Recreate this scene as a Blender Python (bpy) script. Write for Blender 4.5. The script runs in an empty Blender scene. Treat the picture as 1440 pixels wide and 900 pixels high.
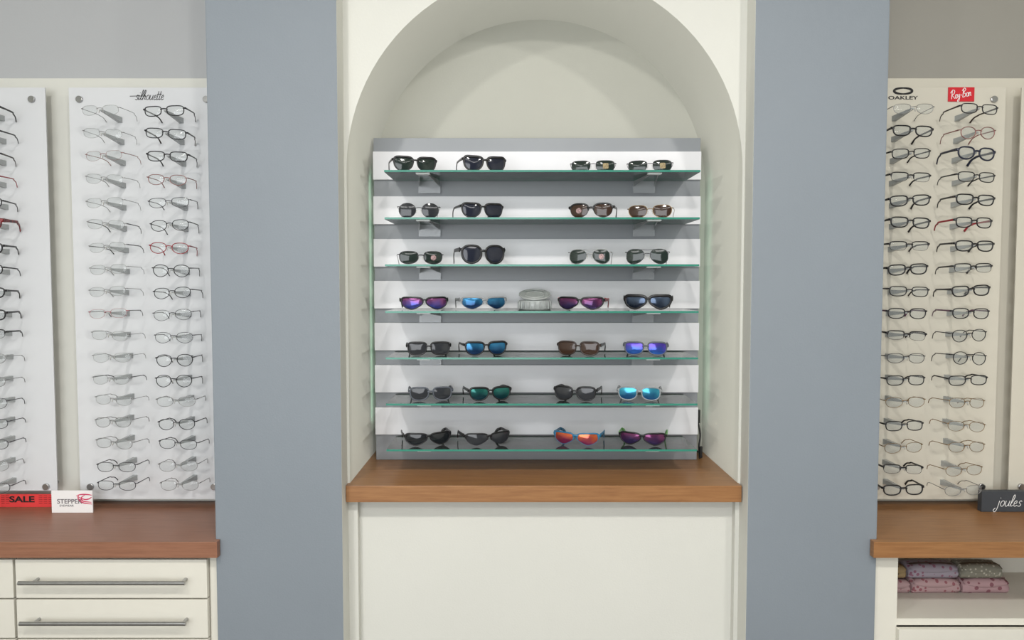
import bpy, bmesh, math, random
from mathutils import Vector, Matrix
random.seed(4)
scene = bpy.context.scene
col = scene.collection
try:
    scene.view_settings.view_transform = 'Standard'
except Exception: pass

# ------------------------------------------------------------------ survey: photo measurement -> metres on a plane at known depth
FPX = 1060.0; PITCH = math.radians(2.9); CAMZ = 1.5
SN, CS = math.sin(PITCH), math.cos(PITCH)
def W(px, py, D):
    u = px-720.0; v = 450.0-py
    k = D/(v*SN+FPX*CS)
    return (u*k, CAMZ+(v*CS-FPX*SN)*k)
def WX(px, py, D): return W(px, py, D)[0]
def WZ(py, D): return W(720, py, D)[1]

# ------------------------------------------------------------------ materials
def lin(c):
    c = c/255.0
    return c/12.92 if c <= 0.04045 else ((c+0.055)/1.055)**2.4
def rgb(t): return (lin(t[0]), lin(t[1]), lin(t[2]), 1.0)
MATS = {}
def mat(name, c, rough=0.5, metal=0.0, spec=0.5, noise=0.0, scale=20.0, bump=0.0, c2=None, coat=0.0):
    if name in MATS: return MATS[name]
    m = bpy.data.materials.new(name); m.use_nodes = True
    nt = m.node_tree; b = nt.nodes['Principled BSDF']
    b.inputs['Base Color'].default_value = rgb(c)
    b.inputs['Roughness'].default_value = rough
    b.inputs['Metallic'].default_value = metal
    b.inputs['Specular IOR Level'].default_value = spec
    b.inputs['Coat Weight'].default_value = coat
    tc = nt.nodes.new('ShaderNodeTexCoord')
    nz = nt.nodes.new('ShaderNodeTexNoise'); nz.inputs['Scale'].default_value = scale
    nz.inputs['Detail'].default_value = 4
    nt.links.new(tc.outputs['Object'], nz.inputs['Vector'])
    cr = nt.nodes.new('ShaderNodeValToRGB')
    k = 1-noise
    a = rgb(c); e = rgb(c2) if c2 else (a[0]*k, a[1]*k, a[2]*k, 1)
    cr.color_ramp.elements[0].color = e; cr.color_ramp.elements[1].color = a
    cr.color_ramp.elements[0].position = 0.35; cr.color_ramp.elements[1].position = 0.65
    nt.links.new(nz.outputs['Fac'], cr.inputs['Fac'])
    nt.links.new(cr.outputs['Color'], b.inputs['Base Color'])
    if bump:
        bp = nt.nodes.new('ShaderNodeBump'); bp.inputs['Strength'].default_value = bump
        bp.inputs['Distance'].default_value = 0.002
        n2 = nt.nodes.new('ShaderNodeTexNoise'); n2.inputs['Scale'].default_value = 180
        nt.links.new(tc.outputs['Object'], n2.inputs['Vector'])
        nt.links.new(n2.outputs['Fac'], bp.inputs['Height'])
        nt.links.new(bp.outputs['Normal'], b.inputs['Normal'])
    MATS[name] = m
    return m
def wood(name, c1, c2):
    m = bpy.data.materials.new(name); m.use_nodes = True
    nt = m.node_tree; b = nt.nodes['Principled BSDF']
    tc = nt.nodes.new('ShaderNodeTexCoord'); mp = nt.nodes.new('ShaderNodeMapping')
    mp.inputs['Scale'].default_value = (1.6, 26, 26)
    nz = nt.nodes.new('ShaderNodeTexNoise'); nz.inputs['Scale'].default_value = 5; nz.inputs['Detail'].default_value = 8
    nz.inputs['Roughness'].default_value = 0.65
    cr = nt.nodes.new('ShaderNodeValToRGB')
    cr.color_ramp.elements[0].position = 0.3; cr.color_ramp.elements[1].position = 0.7
    cr.color_ramp.elements[0].color = rgb(c2); cr.color_ramp.elements[1].color = rgb(c1)
    nt.links.new(tc.outputs['Object'], mp.inputs['Vector']); nt.links.new(mp.outputs[0], nz.inputs['Vector'])
    nt.links.new(nz.outputs['Fac'], cr.inputs['Fac']); nt.links.new(cr.outputs['Color'], b.inputs['Base Color'])
    b.inputs['Roughness'].default_value = 0.38
    MATS[name] = m
    return m
def clearmat(name, tint, amount=0.9, rough=0.03, ior=1.5, body=(230,235,235)):
    """thin see-through sheet: tinted transparent + a little diffuse body + fresnel gloss"""
    m = bpy.data.materials.new(name); m.use_nodes = True
    nt = m.node_tree; nt.nodes.clear()
    out = nt.nodes.new('ShaderNodeOutputMaterial')
    tr = nt.nodes.new('ShaderNodeBsdfTransparent'); tr.inputs[0].default_value = rgb(tint)
    df = nt.nodes.new('ShaderNodeBsdfDiffuse'); df.inputs[0].default_value = rgb(body)
    gl = nt.nodes.new('ShaderNodeBsdfGlossy'); gl.inputs['Roughness'].default_value = rough
    fr = nt.nodes.new('ShaderNodeFresnel'); fr.inputs[0].default_value = ior
    m1 = nt.nodes.new('ShaderNodeMixShader'); m1.inputs[0].default_value = amount
    m2 = nt.nodes.new('ShaderNodeMixShader')
    nt.links.new(df.outputs[0], m1.inputs[1]); nt.links.new(tr.outputs[0], m1.inputs[2])
    nt.links.new(fr.outputs[0], m2.inputs[0]); nt.links.new(m1.outputs[0], m2.inputs[1]); nt.links.new(gl.outputs[0], m2.inputs[2])
    nt.links.new(m2.outputs[0], out.inputs[0])
    MATS[name] = m
    return m
def mirror(name, c1, c2, metal=0.6):
    """two-colour mirrored coating blended across each lens"""
    m = bpy.data.materials.new(name); m.use_nodes = True
    nt = m.node_tree; b = nt.nodes['Principled BSDF']
    tc = nt.nodes.new('ShaderNodeTexCoord'); sp = nt.nodes.new('ShaderNodeSeparateXYZ')
    nz = nt.nodes.new('ShaderNodeTexNoise'); nz.inputs['Scale'].default_value = 30
    ad = nt.nodes.new('ShaderNodeMath'); ad.operation = 'MULTIPLY_ADD'; ad.inputs[1].default_value = 28; ad.inputs[2].default_value = -0.6
    a2 = nt.nodes.new('ShaderNodeMath'); a2.operation = 'ADD'
    cr = nt.nodes.new('ShaderNodeValToRGB')
    cr.color_ramp.elements[0].position = 0.25; cr.color_ramp.elements[1].position = 0.8
    cr.color_ramp.elements[0].color = rgb(c2); cr.color_ramp.elements[1].color = rgb(c1)
    nt.links.new(tc.outputs['Object'], sp.inputs[0]); nt.links.new(tc.outputs['Object'], nz.inputs['Vector'])
    nt.links.new(sp.outputs['Z'], ad.inputs[0]); nt.links.new(ad.outputs[0], a2.inputs[0]); nt.links.new(nz.outputs['Fac'], a2.inputs[1])
    nt.links.new(a2.outputs[0], cr.inputs['Fac']); nt.links.new(cr.outputs['Color'], b.inputs['Base Color'])
    b.inputs['Metallic'].default_value = metal; b.inputs['Roughness'].default_value = 0.12
    MATS[name] = m
    return m

M_pillar = mat('blue_grey_paint', (129,137,145), 0.6, noise=0.03, scale=3, bump=0.15)
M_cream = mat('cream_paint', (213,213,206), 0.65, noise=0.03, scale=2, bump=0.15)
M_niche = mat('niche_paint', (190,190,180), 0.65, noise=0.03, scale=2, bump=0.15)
M_upper = mat('upper_grey_lit', (182,184,186), 0.65, noise=0.03, scale=2, bump=0.1)  # left upper wall: brighter light put into the shared grey
M_upper2 = mat('upper_grey_shaded', (157,154,146), 0.65, noise=0.03, scale=2, bump=0.1)  # same grey on the right, its dimmer warmer light put into the colour
M_boardL = mat('white_board', (220,220,212), 0.45, noise=0.01)
M_boardR = mat('cream_board', (214,209,194), 0.45, noise=0.01)
M_acL = mat('frosted_acrylic_white', (217,219,222), 0.25, noise=0.01)
M_acR = mat('frosted_acrylic_cream', (210,205,191), 0.25, noise=0.01)
M_cab = mat('cream_laminate', (222,219,208), 0.35, noise=0.015)
M_gap = mat('dark_gap', (60,58,54), 0.8)
M_seam = mat('shadow_seam', (150,145,134), 0.8)
M_steel = mat('brushed_steel', (175,175,175), 0.28, 1.0, noise=0.1, scale=60)
M_greyp = mat('grey_laminate', (142,146,151), 0.35, noise=0.02)
M_slat = mat('white_laminate', (232,232,236), 0.3, noise=0.01)
M_red = mat('red_card', (222,60,60), 0.5, noise=0.03)
M_white = mat('white_card', (240,238,238), 0.5, noise=0.01)
M_black = mat('black_ink', (18,18,20), 0.5)
M_greyink = mat('grey_ink', (110,105,110), 0.5)
M_pink = mat('magenta_ink', (205,50,95), 0.5)
M_whiteink = mat('white_ink', (240,240,240), 0.5)
M_slate = mat('slate_block', (62,66,72), 0.6, noise=0.08)
M_blackplastic = mat('black_plastic', (18,18,20), 0.4)
M_ceil = mat('ceiling_white', (235,235,230), 0.8, noise=0.01)
M_floor = mat('grey_carpet', (120,115,108), 0.9, noise=0.15, scale=80)
M_woodA = wood('oak_laminate', (162,117,74), (134,91,55))
M_woodB = wood('reddish_oak_laminate', (152,106,82), (130,87,65))
M_glass = clearmat('shelf_glass', (240,250,246), 0.95)
M_edge = mat('glass_edge_green', (58,136,118), 0.15, noise=0.1)
M_lens = clearmat('clear_lens', (238,240,240), 0.9)
M_peg = clearmat('clear_plastic', (228,231,233), 0.5, 0.1)
M_clear = clearmat('clear_frame_plastic', (205,212,215), 0.5, 0.08, body=(190,195,198))
M_bracket = clearmat('smoke_bracket', (240,241,243), 0.62, 0.15, body=(225,228,232))
M_padwhite = mat('white_pad', (235,238,240), 0.4)

# frame colours
mat('f_black', (20,20,23), 0.3, spec=0.5); mat('f_navy', (24,30,52), 0.3); mat('f_gun', (70,70,74), 0.3, 0.8)
mat('f_dark', (38,38,42), 0.35, 0.3); mat('f_silver', (150,150,150), 0.3, 0.9); mat('f_gold', (140,114,80), 0.3, 0.85)
mat('f_rose', (150,108,104), 0.35, 0.5); mat('f_red', (150,30,42), 0.35); mat('f_brown', (58,44,38), 0.35, noise=0.5, scale=140)
mat('f_grey', (82,87,96), 0.4); mat('f_blue', (35,110,150), 0.35); mat('f_lime', (90,170,60), 0.35)
mat('f_palegrey', (140,142,145), 0.35); mat('f_redtort', (140,34,40), 0.3, noise=0.85, scale=110); mat('f_plum', (95,60,82), 0.35)
mat('f_purple', (84,60,130), 0.3)
mat('l_dark', (26,29,32), 0.08); mat('l_green', (30,42,37), 0.08); mat('l_brown', (58,40,30), 0.08)
mat('l_grey', (44,46,50), 0.08); mat('l_navy', (28,32,46), 0.08)
mirror('l_blue', (44,110,150), (26,56,96)); mirror('l_violet', (84,66,170), (46,96,180)); mirror('l_purple', (104,50,88), (62,50,92))
mirror('l_pink', (130,74,120), (66,74,150)); mirror('l_teal', (34,100,92), (22,60,70)); mirror('l_cyan', (60,150,175), (36,90,140))
mirror('l_orange', (205,100,60), (140,50,90)); mirror('l_steel', (70,84,104), (34,42,58))
MATS['f_clear'] = M_clear; MATS['l_clear'] = M_lens
mat('sticker_gold', (170,150,105), 0.5, noise=0.5, scale=300); mat('sticker_red', (195,160,160), 0.5, noise=0.7, scale=300); mat('pad_clear', (205,205,200), 0.3)

# ------------------------------------------------------------------ object helpers
def place(name, data, loc=(0,0,0), parent=None):
    o = bpy.data.objects.new(name, data); col.objects.link(o)
    o.location = Vector(loc)
    if parent is not None:
        o.parent = parent
    return o
def tag(o, label=None, category=None, group=None, kind=None):
    if label: o['label'] = label
    if category: o['category'] = category
    if group: o['group'] = group
    if kind: o['kind'] = kind
    return o
def mesh_from(name, V, F, mats, fm=None, smooth=False):
    me = bpy.data.meshes.new(name)
    me.from_pydata([tuple(v) for v in V], [], F)
    for m in mats: me.materials.append(m)
    if fm:
        for p, i in zip(me.polygons, fm): p.material_index = i
    bm = bmesh.new(); bm.from_mesh(me); bmesh.ops.recalc_face_normals(bm, faces=bm.faces); bm.to_mesh(me); bm.free()
    if smooth:
        for p in me.polygons: p.use_smooth = True
    me.update()
    return me
def wloc(o):
    v = Vector(o.location)
    p = o.parent
    while p is not None: v += Vector(p.location); p = p.parent
    return v
def box(name, x0, x1, y0, y1, z0, z1, m, bevel=0.0, parent=None, rot=None):
    cx, cy = (x0+x1)/2, (y0+y1)/2
    bm = bmesh.new(); bmesh.ops.create_cube(bm, size=1)
    for v in bm.verts:
        v.co.x *= (x1-x0); v.co.y *= (y1-y0); v.co.z = (v.co.z+0.5)*(z1-z0)
    if bevel:
        bmesh.ops.bevel(bm, geom=list(bm.edges), offset=bevel, segments=2, affect='EDGES', profile=0.7)
    me = bpy.data.meshes.new(name); bm.to_mesh(me); bm.free(); me.materials.append(m)
    loc = Vector((cx, cy, z0))
    if parent is not None: loc = loc - wloc(parent)
    return place(name, me, loc, parent)
def prism(name, poly, z0, z1, m, parent=None, bevel=0.0):
    """poly in XY extruded along Z"""
    cx = sum(p[0] for p in poly)/len(poly); cy = sum(p[1] for p in poly)/len(poly)
    n = len(poly)
    V = [(p[0]-cx, p[1]-cy, 0) for p in poly]+[(p[0]-cx, p[1]-cy, z1-z0) for p in poly]
    F = [list(range(n))[::-1], list(range(n, 2*n))]+[[i, (i+1) % n, n+(i+1) % n, n+i] for i in range(n)]
    me = mesh_from(name, V, F, [m])
    if bevel:
        bm = bmesh.new(); bm.from_mesh(me)
        bmesh.ops.bevel(bm, geom=list(bm.edges), offset=bevel, segments=2, affect='EDGES', profile=0.7); bm.to_mesh(me); bm.free()
    loc = Vector((cx, cy, z0))
    if parent is not None: loc -= wloc(parent)
    return place(name, me, loc, parent)
def sg(x): return -1.0 if x < 0 else 1.0
def sweep(V, F, pts, ref, r1, r2, closed=False, n=8, e=0.8):
    N = len(pts); base = len(V); ref = Vector(ref)
    f1 = r1 if callable(r1) else (lambda i: r1); f2 = r2 if callable(r2) else (lambda i: r2)
    P = [Vector(p) for p in pts]
    for i in range(N):
        if closed: t = P[(i+1) % N]-P[i-1]
        else: t = P[min(i+1, N-1)]-P[max(i-1, 0)]
        t.normalize()
        a1 = t.cross(ref).normalized(); a2 = a1.cross(t).normalized()
        for k in range(n):
            an = 2*math.pi*(k+0.5)/n; c, s = math.cos(an), math.sin(an)
            c = sg(c)*abs(c)**e; s = sg(s)*abs(s)**e
            V.append(P[i]+a1*(c*f1(i))+a2*(s*f2(i)))
    R = N if closed else N-1
    for i in range(R):
        j = (i+1) % N
        for k in range(n):
            l = (k+1) % n
            F.append([base+i*n+k, base+i*n+l, base+j*n+l, base+j*n+k])
    if not closed:
        F.append([base+k for k in range(n)][::-1]); F.append([base+(N-1)*n+k for k in range(n)])
def crom(pts, sub=6, closed=False):
    P = [Vector(p) for p in pts]; N = len(P); out = []
    rng = N if closed else N-1
    for i in range(rng):
        if closed: p0, p1, p2, p3 = P[i-1], P[i], P[(i+1) % N], P[(i+2) % N]
        else: p0, p1, p2, p3 = P[max(i-1, 0)], P[i], P[i+1], P[min(i+2, N-1)]
        for s in range(sub):
            t = s/sub
            out.append(0.5*((2*p1)+(p2-p0)*t+(2*p0-5*p1+4*p2-p3)*t*t+(3*p1-p0-3*p2+p3)*t**3))
    if not closed: out.append(P[-1])
    return out
def cyl_y(name, x, y0, y1, z, r, m, parent=None, seg=20):
    """cylinder lying along Y"""
    V, F = [], []
    sweep(V, F, [(0, 0, 0), (0, (y1-y0)*0.08, 0), (0, (y1-y0)*0.92, 0), (0, y1-y0, 0)], (0, 0, 1), lambda i: r*(0.9 if i in (0, 3) else 1), lambda i: r*(0.9 if i in (0, 3) else 1), n=seg, e=1)
    loc = Vector((x, y0, z))
    if parent is not None: loc -= wloc(parent)
    return place(name, mesh_from(name, V, F, [m], smooth=False), loc, parent)
def text(name, s, x, y, z, h, m, parent, width=None, shear=0.0, bold=0.0, rotx=90):
    cu = bpy.data.curves.new(name, 'FONT'); cu.body = s; cu.size = 1.0; cu.extrude = 0.01
    cu.align_x = 'CENTER'; cu.align_y = 'CENTER'; cu.shear = shear; cu.offset = bold
    t = bpy.data.objects.new('tmp', cu); col.objects.link(t)
    dg = bpy.context.evaluated_depsgraph_get(); dg.update()
    me = bpy.data.meshes.new_from_object(t.evaluated_get(dg))
    bpy.data.objects.remove(t)
    xs = [v.co.x for v in me.vertices]; ys = [v.co.y for v in me.vertices]
    w = max(xs)-min(xs); mx = (max(xs)+min(xs))/2; my = (max(ys)+min(ys))/2
    hh = h/(max(ys)-min(ys))
    k = width/w if width else hh
    for v in me.vertices:
        v.co = Vector(((v.co.x-mx)*k, -v.co.z*.03, (v.co.y-my)*hh))
    me.materials.clear(); me.materials.append(m)
    loc = Vector((x, y, z))
    if parent is not None: loc -= wloc(parent)
    return place(name, me, loc, parent)
circ = lambda cx, cy, rx, ry, n=10: [(cx+rx*math.cos(2*math.pi*k/n+1.2), cy+ry*math.sin(2*math.pi*k/n+1.2)) for k in range(n+1)]
GL = {
 's': (0.6, [[(-.05,.1),(.3,0),(.5,.3),(.15,.65),(.3,1),(.55,.85)]]),
 'i': (0.35, [[(0,1),(0.0,.2),(.12,0),(.35,.2)], [(.03,1.4),(.08,1.5)]]),
 'l': (0.42, [[(-.05,.2),(.3,1.3),(.28,2.0),(.1,1.9),(.03,.5),(.15,0),(.4,.2)]]),
 'h': (0.68, [[(-.05,.2),(.3,1.4),(.25,2.0),(.08,1.8),(.03,0)], [(.03,.5),(.28,1),(.45,.7),(.48,.1),(.68,.15)]]),
 'o': (0.72, [circ(.33,.5,.3,.5)]),
 'u': (0.78, [[(0,1),(.03,.2),(.25,0),(.5,.3),(.58,1)], [(.58,1),(.58,.15),(.78,.1)]]),
 'e': (0.58, [[(.02,.45),(.4,.6),(.32,1),(.05,.75),(.08,.15),(.3,0),(.55,.2)]]),
 't': (0.42, [[(.12,1.8),(.08,.2),(.2,0),(.42,.2)], [(-.15,1.15),(.4,1.2)]]),
 'j': (0.4, [[(.2,1),(.18,-.5),(-.05,-1),(-.35,-.7),(-.1,-.3)], [(.22,1.45),(.26,1.55)]]),
 'a': (0.72, [circ(.3,.5,.28,.5), [(.58,1),(.58,.15),(.75,.1)]]),
 'y': (0.7, [[(0,1),(.08,.35),(.35,.3),(.52,1)], [(.52,1),(.4,-.5),(.1,-.95),(-.05,-.6),(.6,.2)]]),
 'n': (0.68, [[(0,1),(0,0)], [(0,.6),(.28,1),(.45,.7),(.48,.1),(.65,.15)]]),
 'R': (1.05, [[(.2,2.1),(.05,0)], [(-.3,1.6),(.3,2.3),(.9,2.0),(.7,1.3),(.15,1.05),(.6,.5),(1.0,0)]]),
 'B': (1.0, [[(.2,2.1),(.05,0)], [(-.2,1.7),(.4,2.3),(.85,1.9),(.2,1.15),(.85,.8),(.7,.1),(0,0)]]),
 '-': (0.5, [[(.05,.6),(.4,.65)]]), ' ': (0.4, []),
}
def script_text(name, s, x, y, z, width, xh, m, parent, pen, slant=0.25, extra=None):
    """hand-lettered word as flattened strokes; x,z = centre of the word's x-height band"""
    V, F = [], []; adv = 0; strokes = []
    for ch in s:
        w, st = GL[ch]
        for q in st: strokes.append([(px+adv, py) for px, py in q])
        adv += w+0.08
    if extra: strokes += [[(a*adv, b) for a, b in q] for q in extra]
    k = width/adv
    for q in strokes:
        p3 = [((px-adv/2)*k+(py-.5)*xh*slant, 0, (py-.5)*xh) for px, py in q]
        sweep(V, F, crom(p3, 5), (0, 1, 0), pen, 0.0004, n=6, e=1)
    loc = Vector((x, y, z))
    if parent is not None: loc -= wloc(parent)
    return place(name, mesh_from(name, V, F, [m]), loc, parent)

# ------------------------------------------------------------------ depths (metres from the camera plane)
D_p, D_a, D_b = 2.145, 2.22, 2.65
D_brd, D_up = 2.52, 2.54
CEIL = 2.75
XL0, XL1 = -0.857, -0.490      # grey pillar beside the niche
XR0, XR1 = 0.680, 1.055
SIDE = 2.5
# ------------------------------------------------------------------ structure
def struct(o): o['kind'] = 'structure'; return o
struct(box('floor', -SIDE, SIDE, -3.2, 2.9, -0.05, 0, M_floor))
struct(box('ceiling', -SIDE, SIDE, -3.2, 2.9, CEIL, CEIL+0.05, M_ceil))
struct(box('wall_left', -SIDE-0.1, -SIDE, -3.2, 2.9, 0, CEIL, M_cream))
struct(box('wall_right', SIDE, SIDE+0.1, -3.2, 2.9, 0, CEIL, M_cream))
struct(box('wall_back_left', -SIDE, XL0, D_up, 2.9, 0, CEIL, M_upper))
struct(box('wall_back_right', XR1, SIDE, D_up, 2.9, 0, CEIL, M_upper2))
def pillar(name, x0, x1, inner_right):
    o = box(name, x0, x1, D_p, 2.9, 0, CEIL, M_pillar, bevel=0.004)
    me = o.data; me.materials.append(M_cream)
    for p in me.polygons:
        if (p.normal.x > 0.9 and inner_right) or (p.normal.x < -0.9 and not inner_right): p.material_index = 1
    return struct(o)
pillar('wall_pillar_left', XL0, XL1, True)
pillar('wall_pillar_right', XR0, XR1, False)
# arch wall with niche
SILL = WZ(683, 2.19)
cx = (XL1+XR0)/2; R = 0.578; cz = 1.825; lo = SILL-0.05
def arch_wall():
    V, F, fm = [], [], []
    N = 48
    arc = [(cx-R, lo)]+[(cx-R*math.cos(math.pi*k/N), cz+R*math.sin(math.pi*k/N)) for k in range(N+1)]+[(cx+R, lo)]
    outer = []
    for (x, z) in arc:
        if z <= cz+1e-6: outer.append((XL1 if x < cx else XR0, z))
        else:
            dx, dz = x-cx, z-cz
            t = min(((XR0-cx)/abs(dx)) if abs(dx) > 1e-6 else 1e9, (CEIL-cz)/dz)
            outer.append((cx+dx*t, cz+dz*t))
    n = len(arc)
    for x, z in arc: V.append((x, D_a, z))
    for x, z in outer: V.append((x, D_a, z))
    for x, z in arc: V.append((x, D_b, z))
    for i in range(n-1):
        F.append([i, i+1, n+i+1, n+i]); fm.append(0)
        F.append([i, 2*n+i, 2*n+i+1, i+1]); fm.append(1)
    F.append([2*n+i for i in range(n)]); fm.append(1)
    # corner pieces
    for s in (-1, 1):
        b = len(V); X = XL1 if s < 0 else XR0
        cand = [o for o in outer if abs(o[0]-X) < 1e-6]; zt = max(c[1] for c in cand)
        cand2 = [o for o in outer if abs(o[1]-CEIL) < 1e-6 and (o[0]-cx)*s > 0]
        xt = max(cand2, key=lambda o: (o[0]-cx)*s)[0]
        V += [(X, D_a, zt), (xt, D_a, CEIL), (X, D_a, CEIL)]; F.append([b, b+1, b+2]); fm.append(0)
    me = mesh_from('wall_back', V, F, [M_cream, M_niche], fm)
    o = place('wall_back', me)
    for p in me.polygons:
        if len(p.vertices) == 4 and p.material_index == 1: p.use_smooth = True
    return struct(o)
arch_wall()
# lower wall under the sill with a shallow recessed panel
struct(box('wall_back_lower', XL1+0.028, XR0-0.012, D_a+0.035, 2.9, 0, lo, M_cream))
struct(box('trim_1', XL1, XL1+0.028, D_a+0.005, D_a+0.06, 0, lo, M_cream))
struct(box('trim_2', XR0-0.012, XR0, D_a+0.005, D_a+0.06, 0, lo, M_cream))

# sill
sill = box('window_ledge', XL1+0.001, XR0-0.004, 2.19, D_b-0.001, SILL-0.0495, SILL, M_woodA, bevel=0.002)
sill.name = 'niche_ledge'
tag(sill, 'thick oak wood ledge filling the base of the arched niche', 'ledge')

# ------------------------------------------------------------------ back boards on the side walls
CT = WZ(762, 2.12)            # counter top height
bt = WZ(110, D_brd)
bl = box('wall_board', -SIDE+0.01, XL0-0.002, D_brd, D_up-0.001, CT+0.001, bt, M_boardL, bevel=0.002)
tag(bl, 'white painted backing board behind clear eyewear panels', 'backing board')
br = box('wall_board', XR1+0.002, SIDE-0.01, D_brd, D_up-0.001, CT+0.001, bt, M_boardR, bevel=0.002)
tag(br, 'cream painted backing board behind clear eyewear panels', 'backing board')

# ------------------------------------------------------------------ acrylic panels
PF, PB = 2.465, 2.470
def panel(x0, x1, z0, z1, m, knobs, label):
    p = box('display_panel', x0, x1, PF, PB, z0, z1, m, bevel=0.001)
    tag(p, label, 'display panel', group='acrylic eyewear panels')
    for (kx, kz) in knobs:
        cyl_y('standoff_knob', kx, PF-0.008, PF-0.0001, kz, 0.0105, M_steel, p)
        cyl_y('standoff_spacer', kx, PB+0.0001, D_brd-0.0001, kz, 0.009, M_steel, p)
    return p
zt, zb = WZ(123, PF), WZ(702, PF)
x1r = WX(64, 150, PF); x2l = WX(97, 150, PF); x2r = -0.955
kz1, kz2 = WZ(140, PF), WZ(684, PF)
p1 = panel(-2.15, x1r, WZ(690, PF), zt, M_acL, [(x1r-0.042, kz1), (x1r-0.035, kz2), (-2.1, kz1), (-2.1, kz2)], 'frosted white acrylic panel of dark eyeglass frames')
p2 = panel(x2l, x2r, zb, zt, M_acL, [(x2l+0.036, kz1), (x2l+0.036, WZ(684, PF)), (x2r-0.03, kz1), (x2r-0.03, kz2)], 'frosted white acrylic panel with rimless and thin frames')
x3l, x3r = 1.175, WX(1414, 150, PF)
p3 = panel(x3l, x3r, zb, zt, M_acR, [(x3r-0.04, kz1), (x3r-0.04, kz2), (x3l+0.03, kz2)], 'cream acrylic panel with black eyeglass frames')
x4l = WX(1436, 150, PF)
p4 = panel(x4l, 2.2, zb, zt, M_acR, [(x4l+0.04, kz1), (x4l+0.04, kz2), (2.15, kz1), (2.15, kz2)], 'cream acrylic panel, bare edge showing')

# logos on panels
YF = PF-0.0006
X, Z = W(212, 137, PF)
script_text('lettering', 'silhouette', X-0.002, YF, Z, 0.092, 0.015, M_black, p2, 0.0011, 0.3, extra=[[(-.22,.75),(.1,.8),(.35,.75)]])
def ring_logo(cxp, czp, rx, rz, t, m, parent):
    V, F = [], []
    pts = [(rx*math.cos(2*math.pi*k/40), 0, rz*math.sin(2*math.pi*k/40)) for k in range(40)]
    sweep(V, F, pts, (0, 1, 0), lambda i: t*(0.75+0.5*abs(math.cos(2*math.pi*i/40))), 0.0005, closed=True, n=6)
    return place('emblem', mesh_from('emblem', V, F, [m]), Vector((cxp, YF, czp))-wloc(parent), parent)
X, Z = W(1269, 128, PF)
ring_logo(X+.002, Z, 0.029, 0.0095, 0.0036, M_black, p3)
X, Z = W(1270, 137.5, PF)
text('lettering', 'OAKLEY', X, YF, Z, 0.0115, M_black, p3, width=0.096, bold=0.02)
x0, z1_ = W(1333, 123, PF); x1, z0_ = W(1369, 143, PF)
plate = box('logo_plate', x0, x1, PF-0.004, PF-0.0001, z0_, z1_, mat('logo_red', (205,30,45), 0.4), bevel=0.0008, parent=p3)
st = script_text('lettering', 'Ray-Ban', (x0+x1)/2, PF-0.0046, (z0_+z1_)/2-0.004, 0.066, 0.012, M_whiteink, plate, 0.0011, 0.2)
st.rotation_euler = (0, math.radians(-10), 0)

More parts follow.
